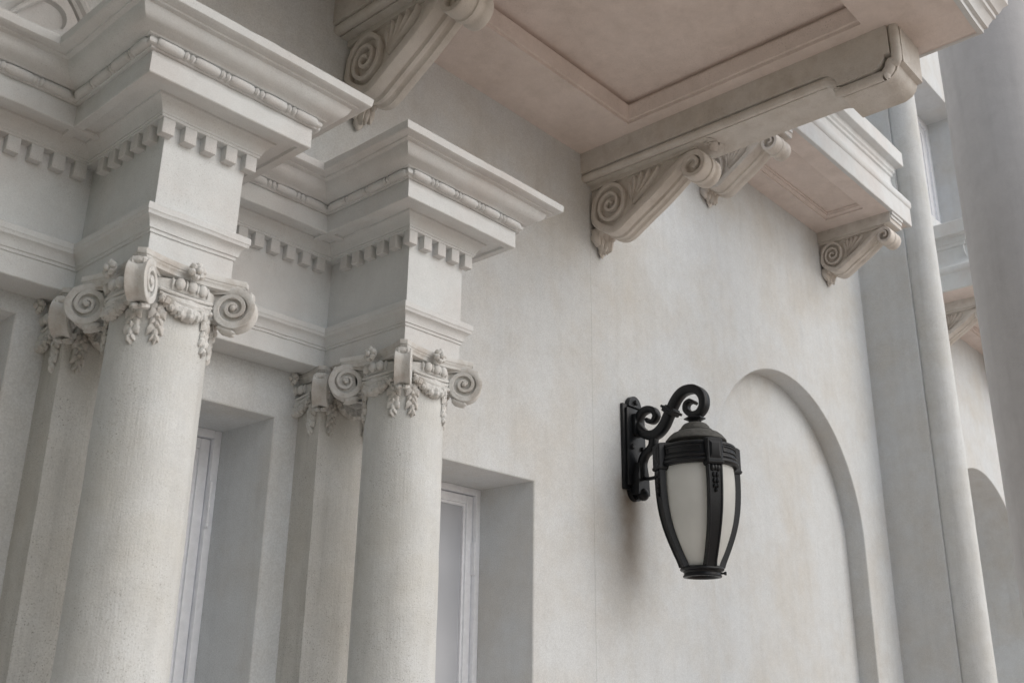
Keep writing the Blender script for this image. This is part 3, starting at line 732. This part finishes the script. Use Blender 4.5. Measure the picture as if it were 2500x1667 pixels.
# --- balcony above the windows
b1 = thing('balcony', 'large pinkish stucco balcony with deep coffered soffit above the windows', 'balcony')
SX0, SX1, SY0 = -0.60, 5.025, 1.19; ZS = 3.406  # unseen left stretch of the slab extended to shade the lunette and upper wall
CO = (3.03, 4.535, 1.645, 3.150)      # mouth of the coffer
sl = MB()
cx0, cx1, cy0, cy1 = CO
z1 = 3.70
def frame_with_hole(m, x0, x1, y0, y1, hx0, hx1, hy0, hy1, z):
    a = m.ring([(x0, y0, z), (x1, y0, z), (x1, y1, z), (x0, y1, z)]); b = m.ring([(hx0, hy0, z), (hx1, hy0, z), (hx1, hy1, z), (hx0, hy1, z)]); m.bridge(a, b); return a, b
a, b = frame_with_hole(sl, SX0, SX1, SY0, W+0.02, cx0, cx1, cy0, cy1, ZS)
t_ = sl.ring([(SX0, SY0, z1), (SX1, SY0, z1), (SX1, W+0.02, z1), (SX0, W+0.02, z1)]); sl.bridge(a, t_); sl.cap(t_)
sl.build('slab', 'soffit', b1, angle=30)
cf = MB()
cf.sweep([(cx0, cy0), (cx0, cy1), (cx1, cy1), (cx1, cy0)], [(0, ZS), (0, ZS+0.020), (0.012, ZS+0.024), (0.014, ZS+0.030), (0.028, ZS+0.088), (0.034, ZS+0.100), (0.034, ZS+0.106), (0.008, ZS+0.108), (0.008, ZS+0.140)], 0.05, False, True, 0.0012)
cf.build('coffer_moulding', 'soffit', b1, angle=32)
pn = MB(); e = -0.01; pn.ring([(cx0+e, cy0+e, ZS+0.136), (cx1-e, cy0+e, ZS+0.136), (cx1-e, cy1-e, ZS+0.136), (cx0+e, cy1-e, ZS+0.136)]); pn.cap([0, 1, 2, 3]); pn.build('coffer_panel', 'soffit', b1, smooth=False)
ed_ = MB(); ed_.sweep([(SX0, W+0.03), (SX0, SY0), (SX1, SY0), (SX1, W+0.03)], [(-0.02, ZS-0.003), (0.006, ZS-0.003), (0.008, ZS+0.026), (0.026, ZS+0.030), (0.030, ZS+0.048), (0.050, ZS+0.085), (0.062, ZS+0.092), (0.064, ZS+0.118), (0.078, ZS+0.124), (0.098, ZS+0.165), (0.120, ZS+0.185), (0.122, ZS+0.225), (0.118, ZS+0.23), (-0.02, ZS+0.235)], 0.06, True, False, 0.0016)
ed_.build('edge_cornice', 'stone', b1, angle=32)
def beam_end(m, xl, xr, inset):
    i = inset
    P = [(W+0.02, ZS+0.002), (W+0.02, 3.208+i), (1.945, 3.208+i)]
    P += [(1.945-0.10*math.sin(t), 3.208-0.10*(1-math.cos(t))+i) for t in [R(x) for x in (15, 30, 45, 60, 75, 90)]]
    P = [(y, max(z, 3.112+i)) for y, z in P]
    P += [(1.620+i*0.6, 3.112+i)]
    P += [(1.600+i, 3.114+i), (1.566+i, 3.128+i), (1.543+i, 3.152+i), (1.532+i, 3.186+i), (1.502+i, 3.190+i), (1.500+i, ZS+0.002)]
    m.prism([(y, z) for y, z in P], xl, xr, lambda y, z, c: (c, y, z)); return P
for bx in (4.628, 2.587):
    m = MB(); beam_end(m, bx, bx+0.06, 0.052); P = beam_end(m, bx+0.055, bx+0.315, 0.0)
    bo = m.build('beam', 'beam', b1, angle=28)
    # roll moulding round the lower edge of the cheek
    path = []
    pp = [p for p in P if p[0] < W+0.01]
    q = [(W, 3.208+0.026)]+[(y+(0.028 if z > 3.23 or y < 1.60 else 0.0), z+(0.024 if z < 3.3 and y > 1.60 else 0.012 if z < 3.3 else 0)) for y, z in pp]
    rl = MB(); rl.tube([(bx+0.034, p.x, p.y) for p in catmull([Vector(k) for k in q], 4)], 0.027, 12); rl.build('roll_moulding', 'beam', bo, angle=60)
    console(b1, bx+0.086, 0.192, 3.209, seed=int(bx*10))
# broken lump of mortar at the front of the console nearest the lamp
lm = MB()
for k in range(9):
    lm.blob((4.80+random.uniform(-.07, .10), 2.725+random.uniform(-.035, .02), 3.206+random.uniform(-.006, .004)), (0.045, 0.032, 0.012), None, 8, 6, lump=0.9)
lm.build('mortar_patch', 'beam', b1, angle=60)

# --- balcony above the arched recess, and the one in the next bay
def small_balcony(dx, label, seed):
    b2 = thing('arch_bay_balcony', label, 'balcony', 'narrow balconies above the arched recesses')
    x0, x1, y0 = 5.75+dx, 8.585+dx, 2.885; zs = 4.135
    hx0, hx1, hy0, hy1 = 6.60+dx, 7.965+dx, 3.065, 3.415
    s_ = MB(); a, b = frame_with_hole(s_, x0, x1, y0+0.004, W+0.02, hx0, hx1, hy0, hy1, zs)
    t = s_.ring([(x0, y0+0.004, zs+0.24), (x1, y0+0.004, zs+0.24), (x1, W+0.02, zs+0.24), (x0, W+0.02, zs+0.24)]); s_.bridge(a, t); s_.cap(t); s_.build('slab', 'soffit', b2, angle=30)
    c_ = MB(); c_.sweep([(hx0, hy0), (hx0, hy1), (hx1, hy1), (hx1, hy0)], [(0, zs), (0, zs+0.014), (0.010, zs+0.016), (0.024, zs+0.028), (0.026, zs+0.040), (0.036, zs+0.042), (0.036, zs+0.060)], 0.06, False, True, 0.001)
    c_.build('coffer_moulding', 'soffit', b2, angle=32)
    p_ = MB(); p_.ring([(hx0, hy0, zs+0.056), (hx1, hy0, zs+0.056), (hx1, hy1, zs+0.056), (hx0, hy1, zs+0.056)]); p_.cap([0, 1, 2, 3]); p_.build('coffer_panel', 'soffit', b2, smooth=False)
    f_ = MB(); f_.sweep([(x0, W+0.03), (x0, y0), (x1, y0), (x1, W+0.03)], [(-0.03, zs-0.003), (0.0, zs-0.003), (0.004, zs+0.003), (0.004, zs+0.175), (0.010, zs+0.180), (0.016, zs+0.195), (0.016, zs+0.235), (0.010, zs+0.252), (-0.004, zs+0.262), (-0.030, zs+0.275), (-0.055, zs+0.31), (-0.085, zs+0.38), (-0.095, zs+0.45), (-0.094, zs+0.49), (-0.080, zs+0.50), (-0.080, zs+0.53), (-0.066, zs+0.545), (-0.062, zs+0.60), (-0.004, zs+0.61), (0.0, zs+0.615), (0.0, zs+0.755), (-0.006, zs+0.762), (-0.3, zs+0.78)], 0.06, True, False, 0.0016)
    f_.build('fascia', 'stone', b2, angle=32)
    for k, bx in enumerate((6.10+dx, 8.165+dx)):
        m = MB(); m.box(bx-0.005, bx+0.245, 2.915, W+0.01, zs-0.095, zs+0.004, 0.004); m.build('beam', 'beam', b2)
        m2 = MB()
        for q, (o, za, zb) in enumerate(((0.0, -0.03, 0.0), (0.012, -0.06, -0.03), (0.024, -0.098, -0.06))):
            m2.box(bx+0.003, bx+0.238, 2.892+o, 2.93, zs+za, zs+zb, 0.003)
        m2.build('beam_end', 'stone', b2)
        console(b2, bx, 0.225, zs-0.096, 0.775, 0.82, seed=seed+k)
    return b2
small_balcony(0.0, 'narrow coffered balcony on two scroll consoles above the arch beside the lamp', 31)
small_balcony(4.55, 'far narrow balcony seen between the slim pale column and the broad grey column', 41)

# ------------------------------------------------------------------ slim column on its pier, and the broad grey column
pier = thing('pier', 'flat pier in shade carrying the slim pale column at the end of the arch bay', 'pier', None, (9.2, W, GZ))
m = MB(); m.sweep([(-0.162, 0.02), (-0.162, -0.475), (0.162, -0.475), (0.162, 0.02)], [(-0.05, 0)]+[(0, 0.1*k) for k in range(96)]+[(-0.05, 9.6)], 0.08, True, False, 0.002, 3.0); m.build('shaft', 'wall', pier)
slim = thing('slim_column', 'slim pale speckled column rising past the small balcony', 'column', None, (9.205, 3.055, GZ))
shaft_mesh(0.160, 0.148, 0.20, 9.4, 56, 90).build('shaft', 'shaft', slim)
b = MB(); b.lathe([(0.23, 0), (0.235, 0.08), (0.215, 0.11), (0.19, 0.12), (0.205, 0.16), (0.19, 0.19), (0.16, 0.21)], (0, 0, 0), 40); b.build('base', 'shaft', slim)
GR = 0.37
broad = thing('broad_column', 'broad smooth grey column in shade, tallest and widest of the columns', 'column', None, (6.90, 1.58, GZ))
shaft_mesh(GR, GR-0.012, 0.30, 10.2, 96, 60).build('shaft', 'grey', broad)
b = MB(); b.lathe([(0.50, 0), (0.51, 0.14), (0.48, 0.18), (0.42, 0.20), (0.45, 0.26), (0.41, 0.30), (GR, 0.33)], (0, 0, 0), 56); b.build('base', 'grey', broad)
b = MB(); b.lathe([(GR-0.012, 10.15), (0.40, 10.22), (0.44, 10.3), (0.44, 10.38), (0.50, 10.45), (0.50, 10.55), (0.001, 10.56)], (0, 0, 0), 56); b.build('capital', 'grey', broad)

# ------------------------------------------------------------------ wall lantern
LX, LY = 5.12, 3.135
lamp = thing('wall_lantern', 'black iron wall lantern with scrolled arm and frosted tulip-shaped glass', 'lamp', None, (LX, W, 0.0))
def lp(u, z, c): return (c, -u, z)       # lamp space: out from the wall, up, along the wall
pl = MB()
hwid = 0.118
outl = [(-hwid, 1.255), (hwid, 1.255), (hwid, 1.79), (-hwid, 1.79)]
pl.box(-hwid, hwid, -0.022, 0.0, 1.25, 1.795, 0.004); pl.box(-hwid+0.022, hwid-0.022, -0.040, -0.02, 1.275, 1.77, 0.006)
for zc, sg in ((1.795, 1), (1.25, -1)):
    n = 20
    pl.prism([(0.068*math.cos(math.pi*k/n), zc-0.01*sg+sg*0.072*math.sin(math.pi*k/n)) for k in range(n+1)], 0.0, -0.034, lambda a, b, c: (a, c, b))
pl.prism([(-0.05, 1.60), (0.05, 1.60), (0.05, 1.73), (-0.05, 1.73)], -0.03, -0.065, lambda a, b, c: (a, c, b))
pl.prism([(-0.06, 1.22), (0.06, 1.22), (0.055, 1.345), (0.038, 1.42), (-0.038, 1.42), (-0.055, 1.345)], -0.03, -0.085, lambda a, b, c: (a, c, b))
plate = pl.build('wall_plate', 'iron', lamp)
for bx, bz, by in ((0.0, 1.815, -0.034), (0.0, 1.215, -0.034), (-0.055, 1.52, -0.040), (0.055, 1.52, -0.040)):
    bo = MB(); bo.lathe([(0.017, 0), (0.017, 0.010), (0.013, 0.016), (0.0005, 0.017)], (0, 0, 0), 6)
    for i, v in enumerate(bo.v): bo.v[i] = (bx+v[0], by-v[2], bz+v[1])
    bo.build('bolt', 'iron', plate)
# rusted foot knob below the plate
kb = MB(); kb.blob((0, -0.075, 1.225), (0.040, 0.036, 0.040), None, 14, 10); kb.build('knob', 'iron', plate)
def bar(name, key, tk, wd, n=8, wd1=None):
    pts = catmull([Vector(k) for k in key], n); th = resample_vals(tk, len(pts)); mm = MB()
    prev = None
    for i, p in enumerate(pts):
        a = pts[max(i-1, 0)]; c = pts[min(i+1, len(pts)-1)]; d = (c-a).normalized(); nn = Vector((-d.y, d.x)); t = th[i]/2
        hw = wd/2 if wd1 is None else (wd+(wd1-wd)*i/(len(pts)-1))/2
        ch = min(0.007, t*0.5)
        sect = [(-t, -hw+ch), (-t+ch, -hw), (t-ch, -hw), (t, -hw+ch), (t, hw-ch), (t-ch, hw), (-t+ch, hw), (-t, hw-ch)]
        cur = mm.ring([lp(p.x+nn.x*q, p.y+nn.y*q, c_) for q, c_ in sect])
        if prev: mm.bridge(prev, cur)
        else: mm.cap(cur, True)
        prev = cur
    mm.cap(prev); return mm.build(name, 'iron', lamp, angle=50)
U = lambda L: [(W-y, z) for y, z in L]
arm = bar('arm', U([(3.560, 1.680), (3.531, 1.632), (3.480, 1.590), (3.415, 1.586), (3.355, 1.628), (3.302, 1.712), (3.252, 1.785), (3.195, 1.822), (3.120, 1.818), (3.070, 1.770), (3.066, 1.705), (3.100, 1.664), (3.150, 1.664), (3.186, 1.697), (3.184, 1.735), (3.152, 1.750), (3.128, 1.733)]),
    [0.052, 0.054, 0.056, 0.058, 0.058, 0.056, 0.054, 0.054, 0.052, 0.050, 0.046, 0.042, 0.036, 0.030, 0.025, 0.021, 0.018], 0.066)
bar('scroll', U([(3.560, 1.640), (3.552, 1.690), (3.520, 1.735), (3.475, 1.753), (3.428, 1.742), (3.408, 1.704), (3.428, 1.672), (3.462, 1.672), (3.474, 1.694)]), [0.042, 0.044, 0.044, 0.042, 0.038, 0.034, 0.028, 0.022, 0.018], 0.060)
bar('brace', U([(3.436, 1.600), (3.436, 1.545), (3.450, 1.505), (3.497, 1.470), (3.522, 1.425), (3.528, 1.365), (3.535, 1.320)]), [0.050, 0.046, 0.044, 0.044, 0.046, 0.052, 0.058], 0.058)
bar('tie', U([(3.534, 1.335), (3.490, 1.318), (3.440, 1.318), (3.395, 1.325)]), [0.030, 0.020, 0.020, 0.022], 0.022)
# square collar half way up the arm
cl = MB(); c0 = Vector((W-3.302, 1.712)); dd = Vector((0.052, 0.080)).normalized(); nn = Vector((-dd.y, dd.x))
prev = None
for s_, r_ in ((-0.020, 0.032), (-0.016, 0.040), (-0.004, 0.040), (0.0, 0.050), (0.014, 0.050), (0.018, 0.036), (0.026, 0.032)):
    p = c0+dd*s_; cur = cl.ring([lp(p.x+nn.x*r_*a, p.y+nn.y*r_*a, r_*1.08*b) for a, b in ((-1, -1), (1, -1), (1, 1), (-1, 1))])
    if prev: cl.bridge(prev, cur)
    else: cl.cap(cur, True)
    prev = cur
cl.cap(prev); cl.build('arm_collar', 'iron', lamp, angle=25)
# lantern head about its own axis
AX = (0.0, LY-W, 0.0); YAW = math.atan2(-0.824, -0.567)
fn = MB(); fn.lathe([(0.026, 1.672), (0.030, 1.660), (0.034, 1.652), (0.064, 1.640), (0.066, 1.633), (0.038, 1.622), (0.034, 1.612), (0.046, 1.606), (0.050, 1.600), (0.048, 1.590), (0.04, 1.585)], AX, 6); fn.build('finial', 'iron', lamp, angle=30)
cp_ = MB(); cp_.lathe([(0.030, 1.612), (0.050, 1.608), (0.070, 1.598), (0.083, 1.583), (0.088, 1.570), (0.088, 1.566), (0.099, 1.564), (0.102, 1.558), (0.099, 1.553), (0.116, 1.549), (0.140, 1.538), (0.160, 1.521), (0.173, 1.504), (0.180, 1.496), (0.181, 1.488), (0.176, 1.483), (0.158, 1.480), (0.150, 1.474), (0.147, 1.460), (0.05, 1.455)], AX, 56); cp_.build('cap', 'dusty', lamp)
co = MB(); co.lathe([(0.05, 1.462), (0.145, 1.462), (0.155, 1.458), (0.200, 1.454), (0.226, 1.450), (0.231, 1.444), (0.231, 1.434), (0.226, 1.430), (0.224, 1.395), (0.226, 1.380), (0.233, 1.374), (0.235, 1.364), (0.230, 1.356), (0.240, 1.346), (0.241, 1.336), (0.228, 1.325), (0.205, 1.322), (0.205, 1.40), (0.05, 1.44)], AX, 72); collar = co.build('collar', 'iron', lamp, angle=30)
for q in range(4):
    # sunk panels standing out as thin frames between the corner blocks
    a0 = YAW+math.pi/4+q*math.pi/2; fr = MB()
    for z in (1.422, 1.392):
        fr.tube([(AX[0]+0.2275*math.cos(a0+t), AX[1]+0.2275*math.sin(a0+t), z) for t in [x*0.052 for x in range(-9, 10)]], 0.0045, 6)
    for t in (-0.468, 0.468): fr.tube([(AX[0]+0.2275*math.cos(a0+t), AX[1]+0.2275*math.sin(a0+t), z) for z in (1.392, 1.407, 1.422)], 0.0045, 6)
    fr.build('panel_frame', 'iron', collar)
def spun(a, pts): return [(AX[0]+r*math.cos(a)-t*math.sin(a), AX[1]+r*math.sin(a)+t*math.cos(a), z) for r, t, z in pts]
rp = [(0.238, 1.335), (0.2385, 1.27), (0.237, 1.20), (0.231, 1.12), (0.220, 1.05), (0.203, 0.98), (0.179, 0.91), (0.150, 0.84), (0.125, 0.785), (0.112, 0.752)]
for q in range(4):
    a = YAW+q*math.pi/2
    bk = MB(); prev = None
    for z, ro, hw in ((1.300, 0.236, 0.040), (1.306, 0.262, 0.050), (1.316, 0.268, 0.052), (1.322, 0.268, 0.052), (1.328, 0.262, 0.050), (1.452, 0.262, 0.050), (1.462, 0.250, 0.046), (1.468, 0.200, 0.040)):
        cur = bk.ring(spun(a, [(0.19, -hw, z), (ro-0.008, -hw, z), (ro, -hw+0.008, z), (ro, hw-0.008, z), (ro-0.008, hw, z), (0.19, hw, z)]))
        if prev: bk.bridge(prev, cur)
        else: bk.cap(cur, True)
        prev = cur
    bk.cap(prev)
    cur = [bk.ring(spun(a, [(0.262, -w_, z0), (0.262, w_, z0), (0.262, w_, z1_), (0.262, -w_, z1_)])) for w_, z0, z1_ in ((0.036, 1.338, 1.442),)][0]
    c2_ = bk.ring(spun(a, [(0.270, -0.022, 1.358), (0.270, 0.022, 1.358), (0.270, 0.022, 1.425), (0.270, -0.022, 1.425)])); bk.bridge(cur, c2_); bk.cap(c2_)
    bk.build('corner_block', 'iron', lamp, angle=25)
    rb = MB(); prev = None
    cc = catmull([Vector(k) for k in rp], 4); hwv = resample_vals([0.044, 0.044, 0.043, 0.042, 0.041, 0.039, 0.037, 0.035, 0.034, 0.036], len(cc))
    for p, hw in zip(cc, hwv):
        cur = rb.ring(spun(a, [(p.x-0.022, -hw, p.y), (p.x+0.014, -hw, p.y), (p.x+0.016, -hw+0.003, p.y), (p.x+0.016, -hw+0.009, p.y), (p.x+0.010, -hw+0.012, p.y), (p.x+0.010, hw-0.012, p.y), (p.x+0.016, hw-0.009, p.y), (p.x+0.016, hw-0.003, p.y), (p.x+0.014, hw, p.y), (p.x-0.022, hw, p.y)]))
        if prev: rb.bridge(prev, cur)
        else: rb.cap(cur, True)
        prev = cur
    rb.cap(prev); ribo = rb.build('rib', 'iron', lamp, angle=25)
    hk = MB(); rm = Matrix.Rotation(a, 3, 'Z')
    for t, z, r in ((-0.018, 1.285, 0.019), (0.0, 1.288, 0.018), (0.018, 1.285, 0.019), (-0.010, 1.245, 0.015), (0.010, 1.245, 0.015), (-0.009, 1.212, 0.0145), (0.009, 1.212, 0.0145), (-0.008, 1.182, 0.013), (0.008, 1.182, 0.013), (0.0, 1.158, 0.011)):
        hk.blob(spun(a, [(0.250, t, z)])[0], (0.012, r*0.75, r*1.1), rm, 9, 7)
    hk.build('husk_ornament', 'iron', ribo)
gp = [(0.206, 1.335), (0.212, 1.29), (0.2135, 1.22), (0.209, 1.14), (0.200, 1.06), (0.184, 0.985), (0.160, 0.91), (0.132, 0.84), (0.106, 0.785), (0.093, 0.752)]
for q in range(4):
    a = YAW+q*math.pi/2; gl = MB(); pr = [(p.x, p.y) for p in catmull([Vector(k) for k in gp], 4)]
    gl.lathe(pr+[(r-0.005, z) for r, z in reversed(pr)], AX, 18, a+0.06, a+math.pi/2-0.06); gl.build('glass_pane', 'frost', lamp, angle=80)
rg = MB(); rg.lathe([(0.088, 0.760), (0.114, 0.758), (0.124, 0.750), (0.126, 0.742), (0.122, 0.736), (0.110, 0.732), (0.104, 0.722), (0.107, 0.712), (0.111, 0.706), (0.109, 0.700), (0.092, 0.700), (0.082, 0.708), (0.078, 0.722), (0.0005, 0.726)], AX, 56); ring = rg.build('bottom_ring', 'iron', lamp, angle=35)
sw = MB(); aa = math.atan2(-0.853, 0.522); sw.tube([(AX[0]+r*math.cos(aa), AX[1]+r*math.sin(aa), 0.722) for r in (0.10, 0.121, 0.126, 0.136)], [0.006, 0.006, 0.011, 0.010], 8); sw.build('screw', 'iron', ring)
bu = MB(); bu.lathe([(0.018, 1.30), (0.018, 1.22), (0.03, 1.17), (0.045, 1.12), (0.045, 1.08), (0.03, 1.045), (0.0005, 1.035)], AX, 20); bu.build('bulb', 'bulb', lamp)
